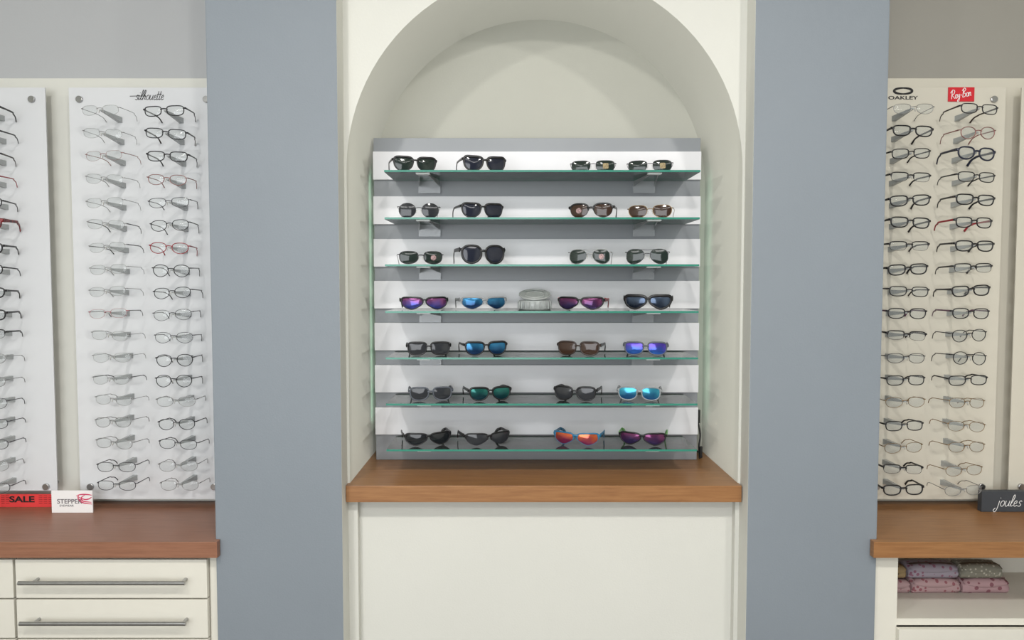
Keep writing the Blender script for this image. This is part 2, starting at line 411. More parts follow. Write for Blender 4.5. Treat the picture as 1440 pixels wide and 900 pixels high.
# ------------------------------------------------------------------ eyewear builder
def ring(sp, side, grow=0.0, N=40):
    a, b, n = sp['a'], sp['b'], sp.get('n', 2.6)
    nb = sp.get('nb', n)
    out = []
    for k in range(N):
        t = 2*math.pi*(k+.5)/N; c, s = math.cos(t), math.sin(t)
        q = n if s > 0 else nb
        x = a*sg(c)*abs(c)**(2/q); z = b*sg(s)*abs(s)**(2/q)
        x *= 1+sp.get('taper', 0.05)*(z/b)
        if z > 0: z += sp.get('cat', 0)*b*max(0, x/a)**2*(z/b)
        else: x += sp.get('avi', 0)*a*(-z/b)
        if z < 0 and x < 0: z *= 1-sp.get('nose', 0.1)*(-x/a)
        if z < 0 and x > 0: z *= 1-sp.get('low', 0.0)*(x/a)
        out.append(Vector((side*(sp['g']/2+a+x), 0, z)))
    return out
CACHE = {}
def glasses_meshes(key, sp):
    if key in CACHE: return CACHE[key]
    a, b, g = sp['a'], sp['b'], sp['g']; rw, rd = sp.get('rw', .0018), sp.get('rd', .0018)
    wr = sp.get('wrap', 0.8); zc = b*(1+sp.get('cat', 0)*0)+rw+0.0008
    rim = sp.get('rim', 'full'); parts = []
    mf, mt, ml = MATS[sp['frame']], MATS[sp.get('temple', sp['frame'])], MATS[sp['lens']]
    # --- front
    V, F = [], []; N = 40
    topk = sp.get('topk', 1.0)
    for s in (-1, 1):
        o = ring(sp, s)
        if rim == 'full': sweep(V, F, o, (0, 1, 0), lambda i: rw*(1+(topk-1)*max(0, math.sin(2*math.pi*(i+.5)/N))**.5), rd, closed=True)
        elif rim == 'brow':
            top = lambda i: rw*(1.0 if math.sin(2*math.pi*i/N) > 0.05 else 0.3)
            sweep(V, F, o, (0, 1, 0), top, lambda i: rd*(1.0 if math.sin(2*math.pi*i/N) > 0.05 else 0.45), closed=True)
        elif rim == 'semi':
            sweep(V, F, o, (0, 1, 0), lambda i: rw*(1.0 if math.sin(2*math.pi*i/N) > -0.1 else 0.3), lambda i: rd*(1.0 if math.sin(2*math.pi*i/N) > -0.1 else 0.4), closed=True)
        else: sweep(V, F, o, (0, 1, 0), 0.0004, 0.0006, closed=True, n=6)
    bz = b*sp.get('bz', 0.35); bh = max(rw*1.0, 0.0009)
    gi = g/2+a*0.03
    br_ = [(-gi-a*.06, 0, bz-.001), (-gi*.6, -0.001, bz+.001), (0, -0.0016, bz+.0015), (gi*.6, -0.001, bz+.001), (gi+a*.06, 0, bz-.001)]
    sweep(V, F, crom(br_, 3), (0, 1, 0), bh*sp.get('bridge', 1.2), max(rd*.9, .0009))
    if sp.get('double'):
        zz = b*0.88
        sweep(V, F, [(-g/2-a*.45, 0, zz*1.06), (-g/2, 0, zz*1.02), (0, 0, zz), (g/2, 0, zz*1.02), (g/2+a*.45, 0, zz*1.06)], (0, 1, 0), max(.0008, rw*.7), max(.0008, rd*.7))
    xo = g/2+2*a+rw*.5; tz = b*sp.get('tz', 0.5)+sp.get('cat', 0)*b*0.8; xt = xo+sp.get('end', .004)
    eh = sp.get('eh', max(rw*1.3, .0012))
    for s in (-1, 1):
        sweep(V, F, [(s*(xo-a*.12), 0, tz), (s*(xo), 0, tz), (s*xt, 0.0008, tz), (s*(xt+.0003), 0.006, tz)], (0, 0, 1), max(rd*.8, .001), eh)
    V = [Vector((v.x, v.y+wr*v.x*v.x, v.z+zc)) for v in V]
    parts.append(('frame_front', mesh_from('frame_front', V, F, [mf], smooth=True)))
    # --- lenses
    for s in (-1, 1):
        o = ring(sp, s); V, F = [], []
        c = Vector((s*(g/2+a), 0, 0)); K = 4
        V.append(c+Vector((0, -.0022, 0)))
        for k in range(1, K+1):
            r = k/K
            for q in o: V.append(c+(q-c)*r+Vector((0, -.0022*(1-r*r), 0)))
        for i in range(N):
            j = (i+1) % N; F.append([0, 1+i, 1+j])
            for k in range(K-1):
                F.append([1+k*N+i, 1+(k+1)*N+i, 1+(k+1)*N+j, 1+k*N+j])
        V = [Vector((v.x, v.y+wr*v.x*v.x, v.z+zc)) for v in V]
        parts.append(('lens', mesh_from('lens', V, F, [ml], smooth=True)))
    # --- temples
    y0 = wr*xt*xt+0.0045; L = sp.get('L', 0.138); tr1, tr2 = sp.get('t1', .0011), sp.get('t2', .0018)
    z0 = zc+tz; tip = sp.get('tip', 0.0022+tr2)
    for s in (-1, 1):
        pts = [(s*xt, y0, z0), (s*xt, y0+.03, z0), (s*(xt-.001), y0+.07, z0-.0005), (s*(xt-.004), L*.76, z0-.003), (s*(xt-.007), L*.9, z0*.62+tip*.38), (s*(xt-.011), L, tip)]
        pp = crom(pts, 4); V, F = [], []; M_ = len(pp)
        sweep(V, F, pp, (0, 0, 1), tr1, lambda i: tr2*(1.0+0.35*max(0, (4-i)/4.0)*sp.get('flare', 1)+0.25*max(0, (i-M_*.7)/(M_*.3))))
        parts.append(('temple', mesh_from('temple', V, F, [mt], smooth=True)))
    # --- nose pads
    if sp.get('pads', True):
        for s in (-1, 1):
            V, F = [], []
            px_ = s*(g/2-.0025); py = .005; pz = zc-b*.1
            sweep(V, F, [(s*(g/2+.001), .0008, pz+.003), (s*(g/2-.001), .004, pz+.004), (px_, py, pz+.001)], (0, 1, 0), .0005, .0005, n=6)
            sweep(V, F, [(px_-s*.0014, py, pz+.005), (px_-s*.0006, py, pz+.002), (px_+s*.0004, py+.0006, pz-.002), (px_+s*.0014, py+.001, pz-.005)], (1, 0, 0), lambda i: (.0012, .0024, .0026, .0013)[i], .0007, n=8)
            parts.append(('nose_pad', mesh_from('nose_pad', V, F, [MATS['pad_clear']], smooth=True)))
    if sp.get('sticker'):
        s = sp.get('stside', 1); V, F = [], []
        cxs = s*(g/2+a*1.05); r = .0085; nn = 20
        V.append(Vector((cxs, 0, 0)))
        for k in range(nn):
            c_, s_ = math.cos(2*math.pi*k/nn), math.sin(2*math.pi*k/nn)
            e_ = 0.35 if sp['sticker'] == 'sticker_gold' else 1.0
            V.append(Vector((cxs+r*sg(c_)*abs(c_)**e_, 0, r*sg(s_)*abs(s_)**e_)))
        for k in range(nn): F.append([0, 1+k, 1+(k+1) % nn])
        V = [Vector((v.x, wr*v.x*v.x-.0030, v.z+zc)) for v in V]
        parts.append(('lens_sticker', mesh_from('lens_sticker', V, F, [MATS[sp['sticker']]])))
    CACHE[key] = (parts, zc, zc+bz)
    return CACHE[key]
def put_glasses(kind, key, sp, loc, rot, label, cat, group):
    parts, zc, bz = glasses_meshes(key, sp)
    root = place(kind, None, loc); root.empty_display_size = 0.02
    root.rotation_euler = rot
    tag(root, label, cat, group)
    for nm, me in parts:
        place(nm, me, (0, 0, 0), root)
    return root, zc, bz

# base optical specs
def S(**k):
    d = dict(a=.0250, b=.0165, g=.0175, n=3.2, frame='f_black', lens='l_clear', rw=.0014, rd=.0018)
    d.update(k)
    if 'b' in k: d['b'] = k['b']*.95
    if 'a' in k: d['a'] = k['a']*.95
    if 'rw' in k: d['rw'] = k['rw']*.78
    d.setdefault('nb', max(2.1, d['n']-.6)); d.setdefault('taper', .06)
    return d
OPT = {
 'rect_black': S(b=.0155, n=3.6, rw=.0019, pads=False, t2=.0022, eh=.0026),
 'rect_thick': S(b=.0165, n=3.4, rw=.0026, rd=.0024, pads=False, t1=.0015, t2=.0029, eh=.0038, taper=.09),
 'rect_half': S(b=.0145, n=3.8, rw=.0022, rim='semi', t2=.0026, eh=.003),
 'rect_brown': S(b=.0155, n=3.6, rw=.0018, frame='f_dark', temple='f_brown', pads=False, t2=.0024, eh=.0026),
 'rect_navy': S(b=.0195, n=2.8, rw=.0031, rd=.0026, frame='f_navy', pads=False, t1=.0018, t2=.0036, eh=.0045),
 'oval_dark': S(b=.0175, a=.025, n=2.6, rw=.0013, rd=.0014, frame='f_dark', t2=.0014, eh=.0016),
 'oval_thin': S(b=.0175, a=.025, n=2.5, rw=.0009, rd=.001, frame='f_gun', t2=.0012),
 'panto': S(b=.0195, a=.024, n=2.3, taper=.09, rw=.0014, frame='f_black', t2=.0014, eh=.0016),
 'oval_rose': S(b=.0165, a=.0255, n=2.6, rw=.0013, frame='f_rose', t2=.0014),
 'oval_red': S(b=.0175, a=.025, n=2.6, rw=.0015, frame='f_red', t2=.0018, eh=.0018),
 'round_rose': S(b=.019, a=.024, n=2.3, rw=.0017, frame='f_rose', t2=.0018),
 'thin_gold': S(b=.0165, n=2.8, rw=.0009, rd=.001, frame='f_gold', t2=.0011),
 'thin_silver': S(b=.016, n=2.9, rw=.0009, rd=.001, frame='f_silver', t2=.0011),
 'thin_dark': S(b=.0155, n=3.0, rw=.0011, rd=.0012, frame='f_gun', t2=.0013),
 'rimless': S(b=.0155, n=2.9, rim='none', rw=.0007, rd=.0008, frame='f_silver', t1=.0007, t2=.0009, bridge=1.0, flare=0),
 'rimless_black': S(b=.0155, n=2.9, rim='none', rw=.0007, rd=.0008, frame='f_silver', temple='f_black', t1=.0009, t2=.0013, bridge=1.0),
 'rimless_rose': S(b=.0155, n=2.9, rim='none', rw=.0007, rd=.0008, frame='f_rose', t1=.0008, t2=.0010, bridge=1.0),
 'rimless_red': S(b=.015, n=2.9, rim='none', rw=.0007, rd=.0008, frame='f_red', temple='f_black', t1=.0008, t2=.0011, bridge=1.0),
 'red_accent': S(b=.0165, n=3.4, rw=.0024, frame='f_black', temple='f_red', pads=False, t1=.0016, t2=.003, eh=.004),
 'red_tort': S(b=.0185, n=2.7, cat=.15, rw=.0036, rd=.0026, frame='f_redtort', pads=False, t1=.0018, t2=.005, eh=.006),
 'plum': S(b=.0165, n=3.2, rw=.0020, frame='f_dark', temple='f_plum', pads=False, t2=.0024, eh=.0028),
 'round_metal': S(b=.0205, a=.0245, n=2.1, rw=.0014, frame='f_black', t2=.0014),
}
LAB = {
 'rect_black': 'slim black rectangular eyeglasses with clear lenses on a clear peg',
 'rect_thick': 'chunky black rectangular acetate eyeglasses with clear lenses',
 'rect_half': 'black half-rim rectangular sports eyeglasses with clear lenses',
 'rect_brown': 'dark rectangular eyeglasses with brown mottled temples',
 'rect_navy': 'thick navy acetate eyeglasses with deep rounded lenses',
 'oval_dark': 'dark oval metal eyeglasses with clear lenses',
 'oval_thin': 'thin gunmetal oval wire eyeglasses',
 'panto': 'black rounded thin-rim eyeglasses with clear lenses',
 'oval_rose': 'rose brown oval thin-rim eyeglasses',
 'oval_red': 'dark red oval thin-rim eyeglasses',
 'round_rose': 'rose brown round eyeglasses with clear lenses',
 'thin_gold': 'thin gold wire eyeglasses with clear lenses',
 'thin_silver': 'thin silver wire eyeglasses with clear lenses',
 'thin_dark': 'thin dark metal rectangular eyeglasses',
 'rimless': 'rimless eyeglasses with fine silver wire temples',
 'rimless_black': 'rimless eyeglasses with black temples',
 'rimless_rose': 'rimless eyeglasses with rose coloured temples',
 'rimless_red': 'rimless eyeglasses with red bridge and black temples',
 'red_accent': 'black rectangular eyeglasses with red temples',
 'red_tort': 'thick red and black mottled cat-eye eyeglasses',
 'plum': 'dark rectangular eyeglasses with plum temples',
 'round_metal': 'black round thin-rim eyeglasses with clear lenses',
}
GD = 2.345
colA = ['rimless','rimless','rimless_rose','rimless','rimless','rimless_black','rimless_black','rimless','rimless','rimless_red','rimless','rimless','rimless_black','rimless','thin_silver','thin_silver','thin_dark','thin_dark']
colB = ['rect_black','rect_brown','rect_black','oval_rose','thin_dark','oval_dark','oval_red','panto','oval_dark','oval_thin','oval_thin','panto','panto','thin_silver','oval_dark','thin_dark','thin_silver','thin_silver']
colC = ['thin_silver','rect_thick','rect_black','rect_half','rect_thick','rect_thick','rect_half','rect_thick','rect_black','plum','rect_half','thin_dark','rect_black','thin_gold','rect_black','thin_gold','rect_half','rect_thick']
colD = ['rect_brown','round_rose','rect_navy','rect_black','rect_thick','red_accent','rect_thick','rect_half','rect_thick','plum','panto','round_metal','rect_black','thin_gold','thin_gold','thin_gold','thin_gold','thin_silver']
col0 = ['rect_thick','rect_black','rect_brown','oval_red','rect_black','red_tort','rect_thick','rect_black','rect_thick','rect_thick','rect_half','thin_silver','thin_silver','oval_thin','thin_dark','thin_dark','thin_silver','thin_dark']
yA = [155,188,219,252,285,316,348,379,410,441,472,503,534,563,594,624,657,683]
yB = [156,188,220,253,285,317,349,381,412,443,475,507,536,565,597,625,656,683]
yC = [153,184,216,249,282,313,346,379,410,441,472,504,535,566,599,630,660,689]
yD = [153,187,216,249,281,313,346,377,409,441,472,504,535,567,600,629,662,690]
y0_ = [153,187,219,252,284,314,350,380,411,443,470,505,537,568,597,625,657,687]
def column(cxp, ys, keys, pnl, grp, yaw0, lean=0.0):
    for r, (y, key) in enumerate(zip(ys, keys)):
        X = WX(cxp, 412, GD)+lean*(r-8)/9.0; Z = WZ(y, GD)
        sp = dict(OPT[key]); sp['L'] = 0.110; sp['tip'] = 0.004
        parts, zc, bz = glasses_meshes('o_'+key, sp)
        yaw = math.radians(yaw0+random.uniform(-4, 4)); roll = math.radians(random.uniform(-3, 3))
        o, _, _ = put_glasses('eyeglasses', 'o_'+key, sp, (X+random.uniform(-.003, .003), GD, Z-zc), (math.radians(random.uniform(-3, 1)), roll, yaw), LAB[key], 'eyeglasses', grp)
        # clear peg that carries the bridge
        top = Z-zc+bz-0.0012
        y0, y1 = GD+.0035, PF
        V = [(-.0035, 0, -.004), (.0035, 0, -.004), (.0035, 0, 0), (-.0035, 0, 0),
             (-.007, y1-y0, -.017), (.007, y1-y0, -.017), (.007, y1-y0, 0), (-.007, y1-y0, 0)]
        F = [[0,1,2,3],[7,6,5,4],[0,4,5,1],[1,5,6,2],[2,6,7,3],[3,7,4,0]]
        place('peg', mesh_from('peg', V, F, [M_peg]), Vector((o.location.x, y0, top))-wloc(pnl), pnl)
column(-24, y0_, col0, p1, 'eyeglasses in the dark frame column', 4)
column(152, yA, colA, p2, 'rimless eyeglasses column', -3, .008)
column(241, yB, colB, p2, 'thin-rim eyeglasses column', 2, .008)
column(1277, yC, colC, p3, 'black sports eyeglasses column', 0)
column(1367, yD, colD, p3, 'black acetate eyeglasses column', 4, -.004)

# ------------------------------------------------------------------ slatted display stand in the niche
D_s = 2.50
px0, px1 = WX(526, 400, D_s), WX(984, 400, D_s)
stand = box('slatted_display_board', px0, px1, D_s+0.012, D_s+0.09, SILL+0.0005, WZ(193, D_s), M_greyp, bevel=0.0015)
tag(stand, 'grey laminate display board with seven white slats, standing on the ledge', 'display board')
for yy in (213, 276, 336, 395, 454, 513.5, 573):
    z1 = WZ(yy, D_s); box('slat', px0, px1, D_s, D_s+0.0115, z1-0.0915, z1, M_slat, bevel=0.001, parent=stand)['label'] = 'white laminate slat'
M_glow = bpy.data.materials.new('glow_green_white'); M_glow.use_nodes = True
_b = M_glow.node_tree.nodes['Principled BSDF']; _b.inputs['Emission Color'].default_value = (.48, 1, .74, 1); _b.inputs['Emission Strength'].default_value = 1.5
for xa, xb in ((px0-.004, px0-.0005), (px1+.0005, px1+.004)):  # emissive strips added to give the niche sides their green glow
    l_ = box('added_glow_strip', xa, xb, D_s+.06, D_s+.08, SILL+.12, WZ(240, D_s), M_glow, parent=stand)
    l_['label'] = 'thin pale green strip added for the glow'
# power lead at its side
V, F = [], []
lx, lz = px1+0.014, SILL
sweep(V, F, crom([(0, .02, .12), (.004, .0, .08), (-.002, -.01, .04), (.004, 0, .006), (.016, .03, .004), (.012, .09, .004)], 6), (1, 0, 0), .0028, .0028)
sweep(V, F, [(0, .02, .115), (0, .02, .16)], (0, 1, 0), .008, .008)
sweep(V, F, [(-.002, -.012, .004), (.003, -.012, .004), (.003, -.012, .04)], (0, 1, 0), .006, .006)
cab = place('power_lead', mesh_from('power_lead', V, F, [M_blackplastic]), (lx, D_s+.04, lz+.002))
tag(cab, 'black power lead with plug beside the display board', 'cable')

# glass shelves
GFr = 2.295
gx0, gx1 = WX(541.5, 400, GFr), WX(983, 400, GFr)
shelf_y = [239, 308, 374, 438, 503, 569, 632]
zbase = [WZ(y, GFr) for y in shelf_y]
ztop = zbase[0]; step = (zbase[0]-zbase[6])/6
SH = []
for i in range(7):
    z = ztop-step*i
    th = 0.006; w = (gx1-gx0)/2; d = (D_s-0.001-GFr)
    bm = bmesh.new(); bmesh.ops.create_cube(bm, size=1)
    for v in bm.verts: v.co = Vector((v.co.x*2*w, (v.co.y+.5)*d, (v.co.z-.5)*th))
    me = bpy.data.meshes.new('glass_shelf'); bm.to_mesh(me); bm.free()
    me.materials.append(M_glass); me.materials.append(M_edge)
    for p in me.polygons:
        if abs(p.normal.z) < 0.5: p.material_index = 1
    s = place('glass_shelf', me, ((gx0+gx1)/2, GFr, z))
    tag(s, 'clear glass shelf with green edge carrying sunglasses', 'shelf', 'glass shelves of the display board')
    SH.append(z)
    for bx in (600, 912):
        X = WX(bx, 400, 2.4)
        V, F = [], []
        t = .0010
        def bx_(x0, x1, y0, y1, z0, z1):
            b = len(V)
            V.extend([(x0,y0,z0),(x1,y0,z0),(x1,y1,z0),(x0,y1,z0),(x0,y0,z1),(x1,y0,z1),(x1,y1,z1),(x0,y1,z1)])
            F.extend([[b,b+3,b+2,b+1],[b+4,b+5,b+6,b+7],[b,b+1,b+5,b+4],[b+1,b+2,b+6,b+5],[b+2,b+3,b+7,b+6],[b+3,b,b+4,b+7]])
        bx_(-.036, .036, D_s-.003-GFr, D_s-.0005-GFr, -.046, -.0068)     # upright plate on the slat
        for sx in (-.034, .034):                                       # tapered arms
            b = len(V); ya, yc = D_s-.003-GFr, .035
            V.extend([(sx-t, ya, -.024), (sx+t, ya, -.024), (sx+t, ya, -.0068), (sx-t, ya, -.0068), (sx*.4-t, yc, -.010), (sx*.4+t, yc, -.010), (sx*.4+t, yc, -.0068), (sx*.4-t, yc, -.0068)])
            F.extend([[b,b+1,b+2,b+3],[b+7,b+6,b+5,b+4],[b,b+4,b+5,b+1],[b+1,b+5,b+6,b+2],[b+2,b+6,b+7,b+3],[b+3,b+7,b+4,b]])
        bb = place('bracket', mesh_from('bracket', V, F, [M_bracket]), (X-(gx0+gx1)/2, 0, 0), s)
        bb['label'] = 'smoke clear shelf bracket'
        pad = box('support_pad', X-.021, X+.021, GFr+.012, GFr+.034, z-.010, z-.0063, M_padwhite, bevel=.001, parent=s)
        pad['label'] = 'white plastic support pad'

# ------------------------------------------------------------------ sunglasses
def G(**k):
    d = dict(a=.0282, b=.0212, g=.0150, n=3.0, nb=2.3, taper=.08, frame='f_black', lens='l_dark', rw=.0021, rd=.0024, pads=False, t1=.0016, t2=.0036, eh=.0042, wrap=1.6, L=.135)
    d.update(k); return d
def sport(**k): return G(**{**dict(a=.0318, b=.0185, g=.012, n=3.2, nb=2.2, taper=.17, rw=.0018, topk=1.6, wrap=3.6, t2=.0050, nose=.45, cat=.16, low=.12, bz=.55), **k})
def metal(**k): return G(**{**dict(rw=.0009, rd=.0010, g=.018, frame='f_gun', t1=.0008, t2=.0011, eh=.0014, pads=True, wrap=1.0, flare=0, taper=.05), **k})
way = dict(taper=.14, cat=.16, n=3.2, nb=2.3, topk=1.7, bz=.5)
SUN = [
 [ (584, 18, G(**way, lens='l_green'), 'black classic sunglasses with dark green lenses'),
   (682, 17, G(**{**way, 'cat': .24}, rw=.0026, lens='l_navy'), 'black sunglasses with upswept corners and navy lenses'),
   (834, -6, metal(b=.0165, n=3.4, nb=3, lens='l_green', sticker='sticker_gold'), 'slim metal rectangular sunglasses with gold lens sticker'),
   (914, -10, metal(b=.017, n=3.2, nb=2.8, lens='l_green', sticker='sticker_gold'), 'thin metal sunglasses with green lenses and gold sticker')],
 [ (589, 6, metal(a=.026, b=.0225, n=2.1, nb=2.05, lens='l_grey', taper=.02, double=False), 'round wire sunglasses with grey lenses'),
   (679, 20, G(**way, lens='l_navy'), 'glossy black sunglasses with blue grey lenses'),
   (831, -15, G(rim='brow', b=.0210, n=2.7, nb=2.2, taper=.11, rw=.0028, lens='l_brown', sticker='sticker_red', stside=-1, g=.017), 'black brow-line sunglasses with brown lenses and sticker'),
   (914, -16, metal(frame='f_gold', b=.0195, n=2.7, nb=2.2, taper=.10, lens='l_brown'), 'gold wire sunglasses with brown lenses')],
 [ (592, 12, metal(b=.0190, n=3.1, nb=2.4, frame='f_dark', rw=.0014, lens='l_green', sticker='sticker_red'), 'dark metal sunglasses with green lenses and sticker'),
   (680, 18, G(a=.0295, b=.0270, n=2.5, nb=2.2, rw=.0034, lens='l_navy', t2=.006, cat=.05), 'oversized rounded black sunglasses'),
   (829, -12, metal(a=.0265, b=.0225, n=2.5, nb=2.1, avi=.18, taper=.06, double=True, frame='f_silver', lens='l_green', sticker='sticker_red', tz=.6), 'silver aviator sunglasses with dark lenses and sticker'),
   (910, -12, metal(a=.0270, b=.0230, n=2.5, nb=2.1, avi=.18, taper=.06, double=True, frame='f_gun', lens='l_green', tz=.6), 'gunmetal aviator sunglasses with dark green lenses')],
 [ (597, 10, sport(lens='l_pink'), 'black wraparound sport sunglasses with pink mirrored lenses'),
   (682, 16, sport(frame='f_palegrey', lens='l_blue', rim='semi', rw=.0024), 'silver grey sport sunglasses with blue mirrored lenses'),
   (815, -18, sport(frame='f_black', temple='f_red', lens='l_purple'), 'black sport sunglasses with red temples and purple lenses'),
   (911, -12, sport(lens='l_steel', b=.0205, rw=.0032, t2=.007), 'heavy black wraparound sunglasses with steel blue lenses')],
 [ (603, 8, G(n=4, nb=3, b=.0195, lens='l_grey', t2=.005, topk=1.4), 'black square sunglasses with grey lenses'),
   (684, 16, G(**way, b=.0200, lens='l_blue'), 'black sunglasses with blue mirrored lenses'),
   (813, -18, G(n=3.8, nb=2.8, b=.0205, lens='l_brown', frame='f_brown', temple='f_black', t2=.0045, topk=1.3), 'dark brown square sunglasses with brown lenses'),
   (908, -10, G(n=3.6, nb=2.7, b=.0198, frame='f_grey', lens='l_violet', t2=.0045, topk=1.3), 'grey square sunglasses with violet blue mirrored lenses')],
 [ (606, 8, G(n=3.5, nb=2.6, b=.0198, frame='f_grey', lens='l_grey', t2=.0045, topk=1.3), 'matte grey square sunglasses with grey lenses'),
   (690, 16, G(**{**way, 'cat': .1}, b=.0200, lens='l_teal', t2=.0045), 'black sunglasses with teal mirrored lenses'),
   (808, -18, G(n=3.2, nb=2.4, b=.0208, lens='l_grey', t2=.005, topk=1.5, cat=.08), 'black chunky sunglasses with dark grey lenses'),
   (899, -10, G(n=3.4, nb=2.6, b=.0198, frame='f_clear', lens='l_cyan', t2=.0045), 'clear framed sunglasses with cyan mirrored lenses')],
 [ (603, 16, sport(lens='l_dark'), 'black narrow sport sunglasses with dark lenses'),
   (688, 20, sport(lens='l_grey', rim='semi', rw=.0024), 'black half-rim sport sunglasses with smoke lenses'),
   (809, -18, sport(frame='f_blue', lens='l_orange', rim='semi', rw=.0024, temple='f_blue'), 'blue framed sport sunglasses with orange mirrored lenses'),
   (903, -14, sport(frame='f_black', temple='f_lime', lens='l_purple'), 'black sport sunglasses with green temples and purple lenses')],
]
SD = 2.342
for r, row in enumerate(SUN):
    for c, (cxp, yaw, sp, lab) in enumerate(row):
        X = WX(cxp, (239, 308, 374, 438, 503, 569, 632)[r]-8, SD)
        put_glasses('sunglasses', 's_%d_%d' % (r, c), sp, (X, SD, SH[r]+0.0004), (0, 0, math.radians(yaw)), lab, 'sunglasses', 'sunglasses on glass shelf tier %s' % ['one','two','three','four','five','six','seven'][r])

# clear round ornament on the fourth shelf
X = WX(752, 430, 2.40)
def lathe(prof, n=40):
    V, F = [], []
    for r_, z_ in prof:
        for k in range(n): V.append((r_*math.cos(2*math.pi*k/n), r_*math.sin(2*math.pi*k/n), z_))
    for i in range(len(prof)-1):
        for k in range(n):
            l = (k+1) % n; F.append([i*n+k, i*n+l, (i+1)*n+l, (i+1)*n+k])
    return V, F
V, F = lathe([(.001, 0), (.050, 0), (.052, .002), (.052, .028), (.050, .030), (.046, .028), (.046, .006), (.001, .006)])
orn = place('clear_display_stand', mesh_from('clear_display_stand', V, F, [clearmat('acrylic_block', (215,222,222), 0.55, 0.05)], smooth=True), (X, 2.41, SH[3]+.0004))
tag(orn, 'clear round acrylic stand with tilted ring dish on glass shelf', 'display stand')
V, F = [], []
for rr, t_ in ((.048, .003), (.030, .002)):
    sweep(V, F, [(rr*math.cos(2*math.pi*k/40), rr*.9*math.sin(2*math.pi*k/40)*math.cos(.35), .048+rr*.9*math.sin(2*math.pi*k/40)*math.sin(.35)) for k in range(40)], (0, 0, 1), t_, t_, closed=True)
b0 = len(V)
for k in range(40): V.append(Vector((.047*math.cos(2*math.pi*k/40), .042*math.sin(2*math.pi*k/40)*math.cos(.35), .0475+.042*math.sin(2*math.pi*k/40)*math.sin(.35))))
F.append([b0+k for k in range(40)])
d = place('ring_dish', mesh_from('ring_dish', V, F, [mat('frosted_grey', (165,168,166), 0.25)]), (0, 0, 0), orn)
V, F = [], []
for k in range(20):
    an = 2*math.pi*k/20; x_, y_ = .0525*math.cos(an), .0525*math.sin(an)
    sweep(V, F, [(x_, y_, .004), (x_, y_, .012), (x_*.98, y_*.98, .026)], (1, 0, .1), .0042, .0022, n=6)
place('facet_band', mesh_from('facet_band', V, F, [mat('frosted_band', (145,150,147), 0.2)]), (0, 0, 0), orn)

# ------------------------------------------------------------------ counters and cabinets
lx1 = WX(305, 762, 2.12)
top_ = CT; ct_b = CT-0.047
cl = prism('countertop', [(-2.45, 2.12), (lx1, 2.12), (lx1, D_p-.002), (XL0-.001, D_p-.002), (XL0-.001, D_brd-.001), (-2.45, D_brd-.001)], ct_b, top_, M_woodB, bevel=.0015)
tag(cl, 'reddish oak laminate countertop over cream drawers', 'countertop')
rx0 = WX(1229, 762, 2.12)
cr_ = prism('countertop', [(rx0, 2.12), (2.45, 2.12), (2.45, D_brd-.001), (XR1+.001, D_brd-.001), (XR1+.001, D_p-.002), (rx0, D_p-.002)], ct_b, top_, M_woodA, bevel=.0015)
tag(cr_, 'oak laminate countertop over an open cream cabinet', 'countertop')
CF = 2.158
def drawer_cab(x0, x1, first_x0, first_x1, lab, stile=0.0):
    root = place('drawer_cabinet', None, ((x0+x1)/2, 2.33, 0)); tag(root, lab, 'cabinet', 'drawer cabinets under the countertop')
    bd = box('body', x0, x1, CF, D_up-.002, .06, ct_b-.0005, M_cab, parent=root)
    box('plinth', x0+.002, x1-.002, CF+.04, D_up-.01, 0, .0595, M_gap, parent=root)
    box('drawer_gap_shade', first_x0-.0015, first_x1+.0015, CF-.003, CF-.0002, .065, WZ(786, CF-.019)+.002, M_seam, parent=root)  # sheet behind the drawers, coloured as the shade in their gaps
    zt_ = WZ(787, CF-.019); h = WZ(787, CF-.019)-WZ(841, CF-.019); gap = .005
    for k in range(6):
        z1 = zt_-k*(h+gap); z0 = z1-h
        if z0 < .06: break
        dr = box('drawer', first_x0, first_x1, CF-.019, CF-.0032, z0, z1, M_cab, bevel=.0015, parent=root)
        dr['label'] = 'cream drawer front'
        hz = z1-h*.50; V, F = [], []
        hx0, hx1 = first_x0+.028, first_x1-.05
        if hx1-hx0 > .3:
            sweep(V, F, [(hx0, CF-.050, hz), (hx1, CF-.050, hz)], (0, 0, 1), .006, .006, n=14, e=1)
            for q in (hx0+.038, hx1-.01): sweep(V, F, [(q, CF-.050, hz), (q, CF-.0195, hz)], (0, 0, 1), .0045, .0045, n=10, e=1)
            o_ = Vector(((hx0+hx1)/2, CF-.050, hz)); V = [Vector(v)-o_ for v in V]
            hd = place('handle', mesh_from('handle', V, F, [M_steel]), o_-wloc(dr), dr); hd['label'] = 'long brushed steel bar handle'
    return root
dx0, dx1 = WX(22, 815, CF-.019), WX(291, 815, CF-.019)
e = XL0-.002
drawer_cab(dx0-.003, e, dx0, dx1, 'cream laminate drawer cabinet with steel bar handles')
w_ = dx1-dx0
drawer_cab(dx0-.005-w_, dx0-.0045, dx0-.003-w_, dx0-.0075, 'cream laminate drawer cabinet, partly seen')
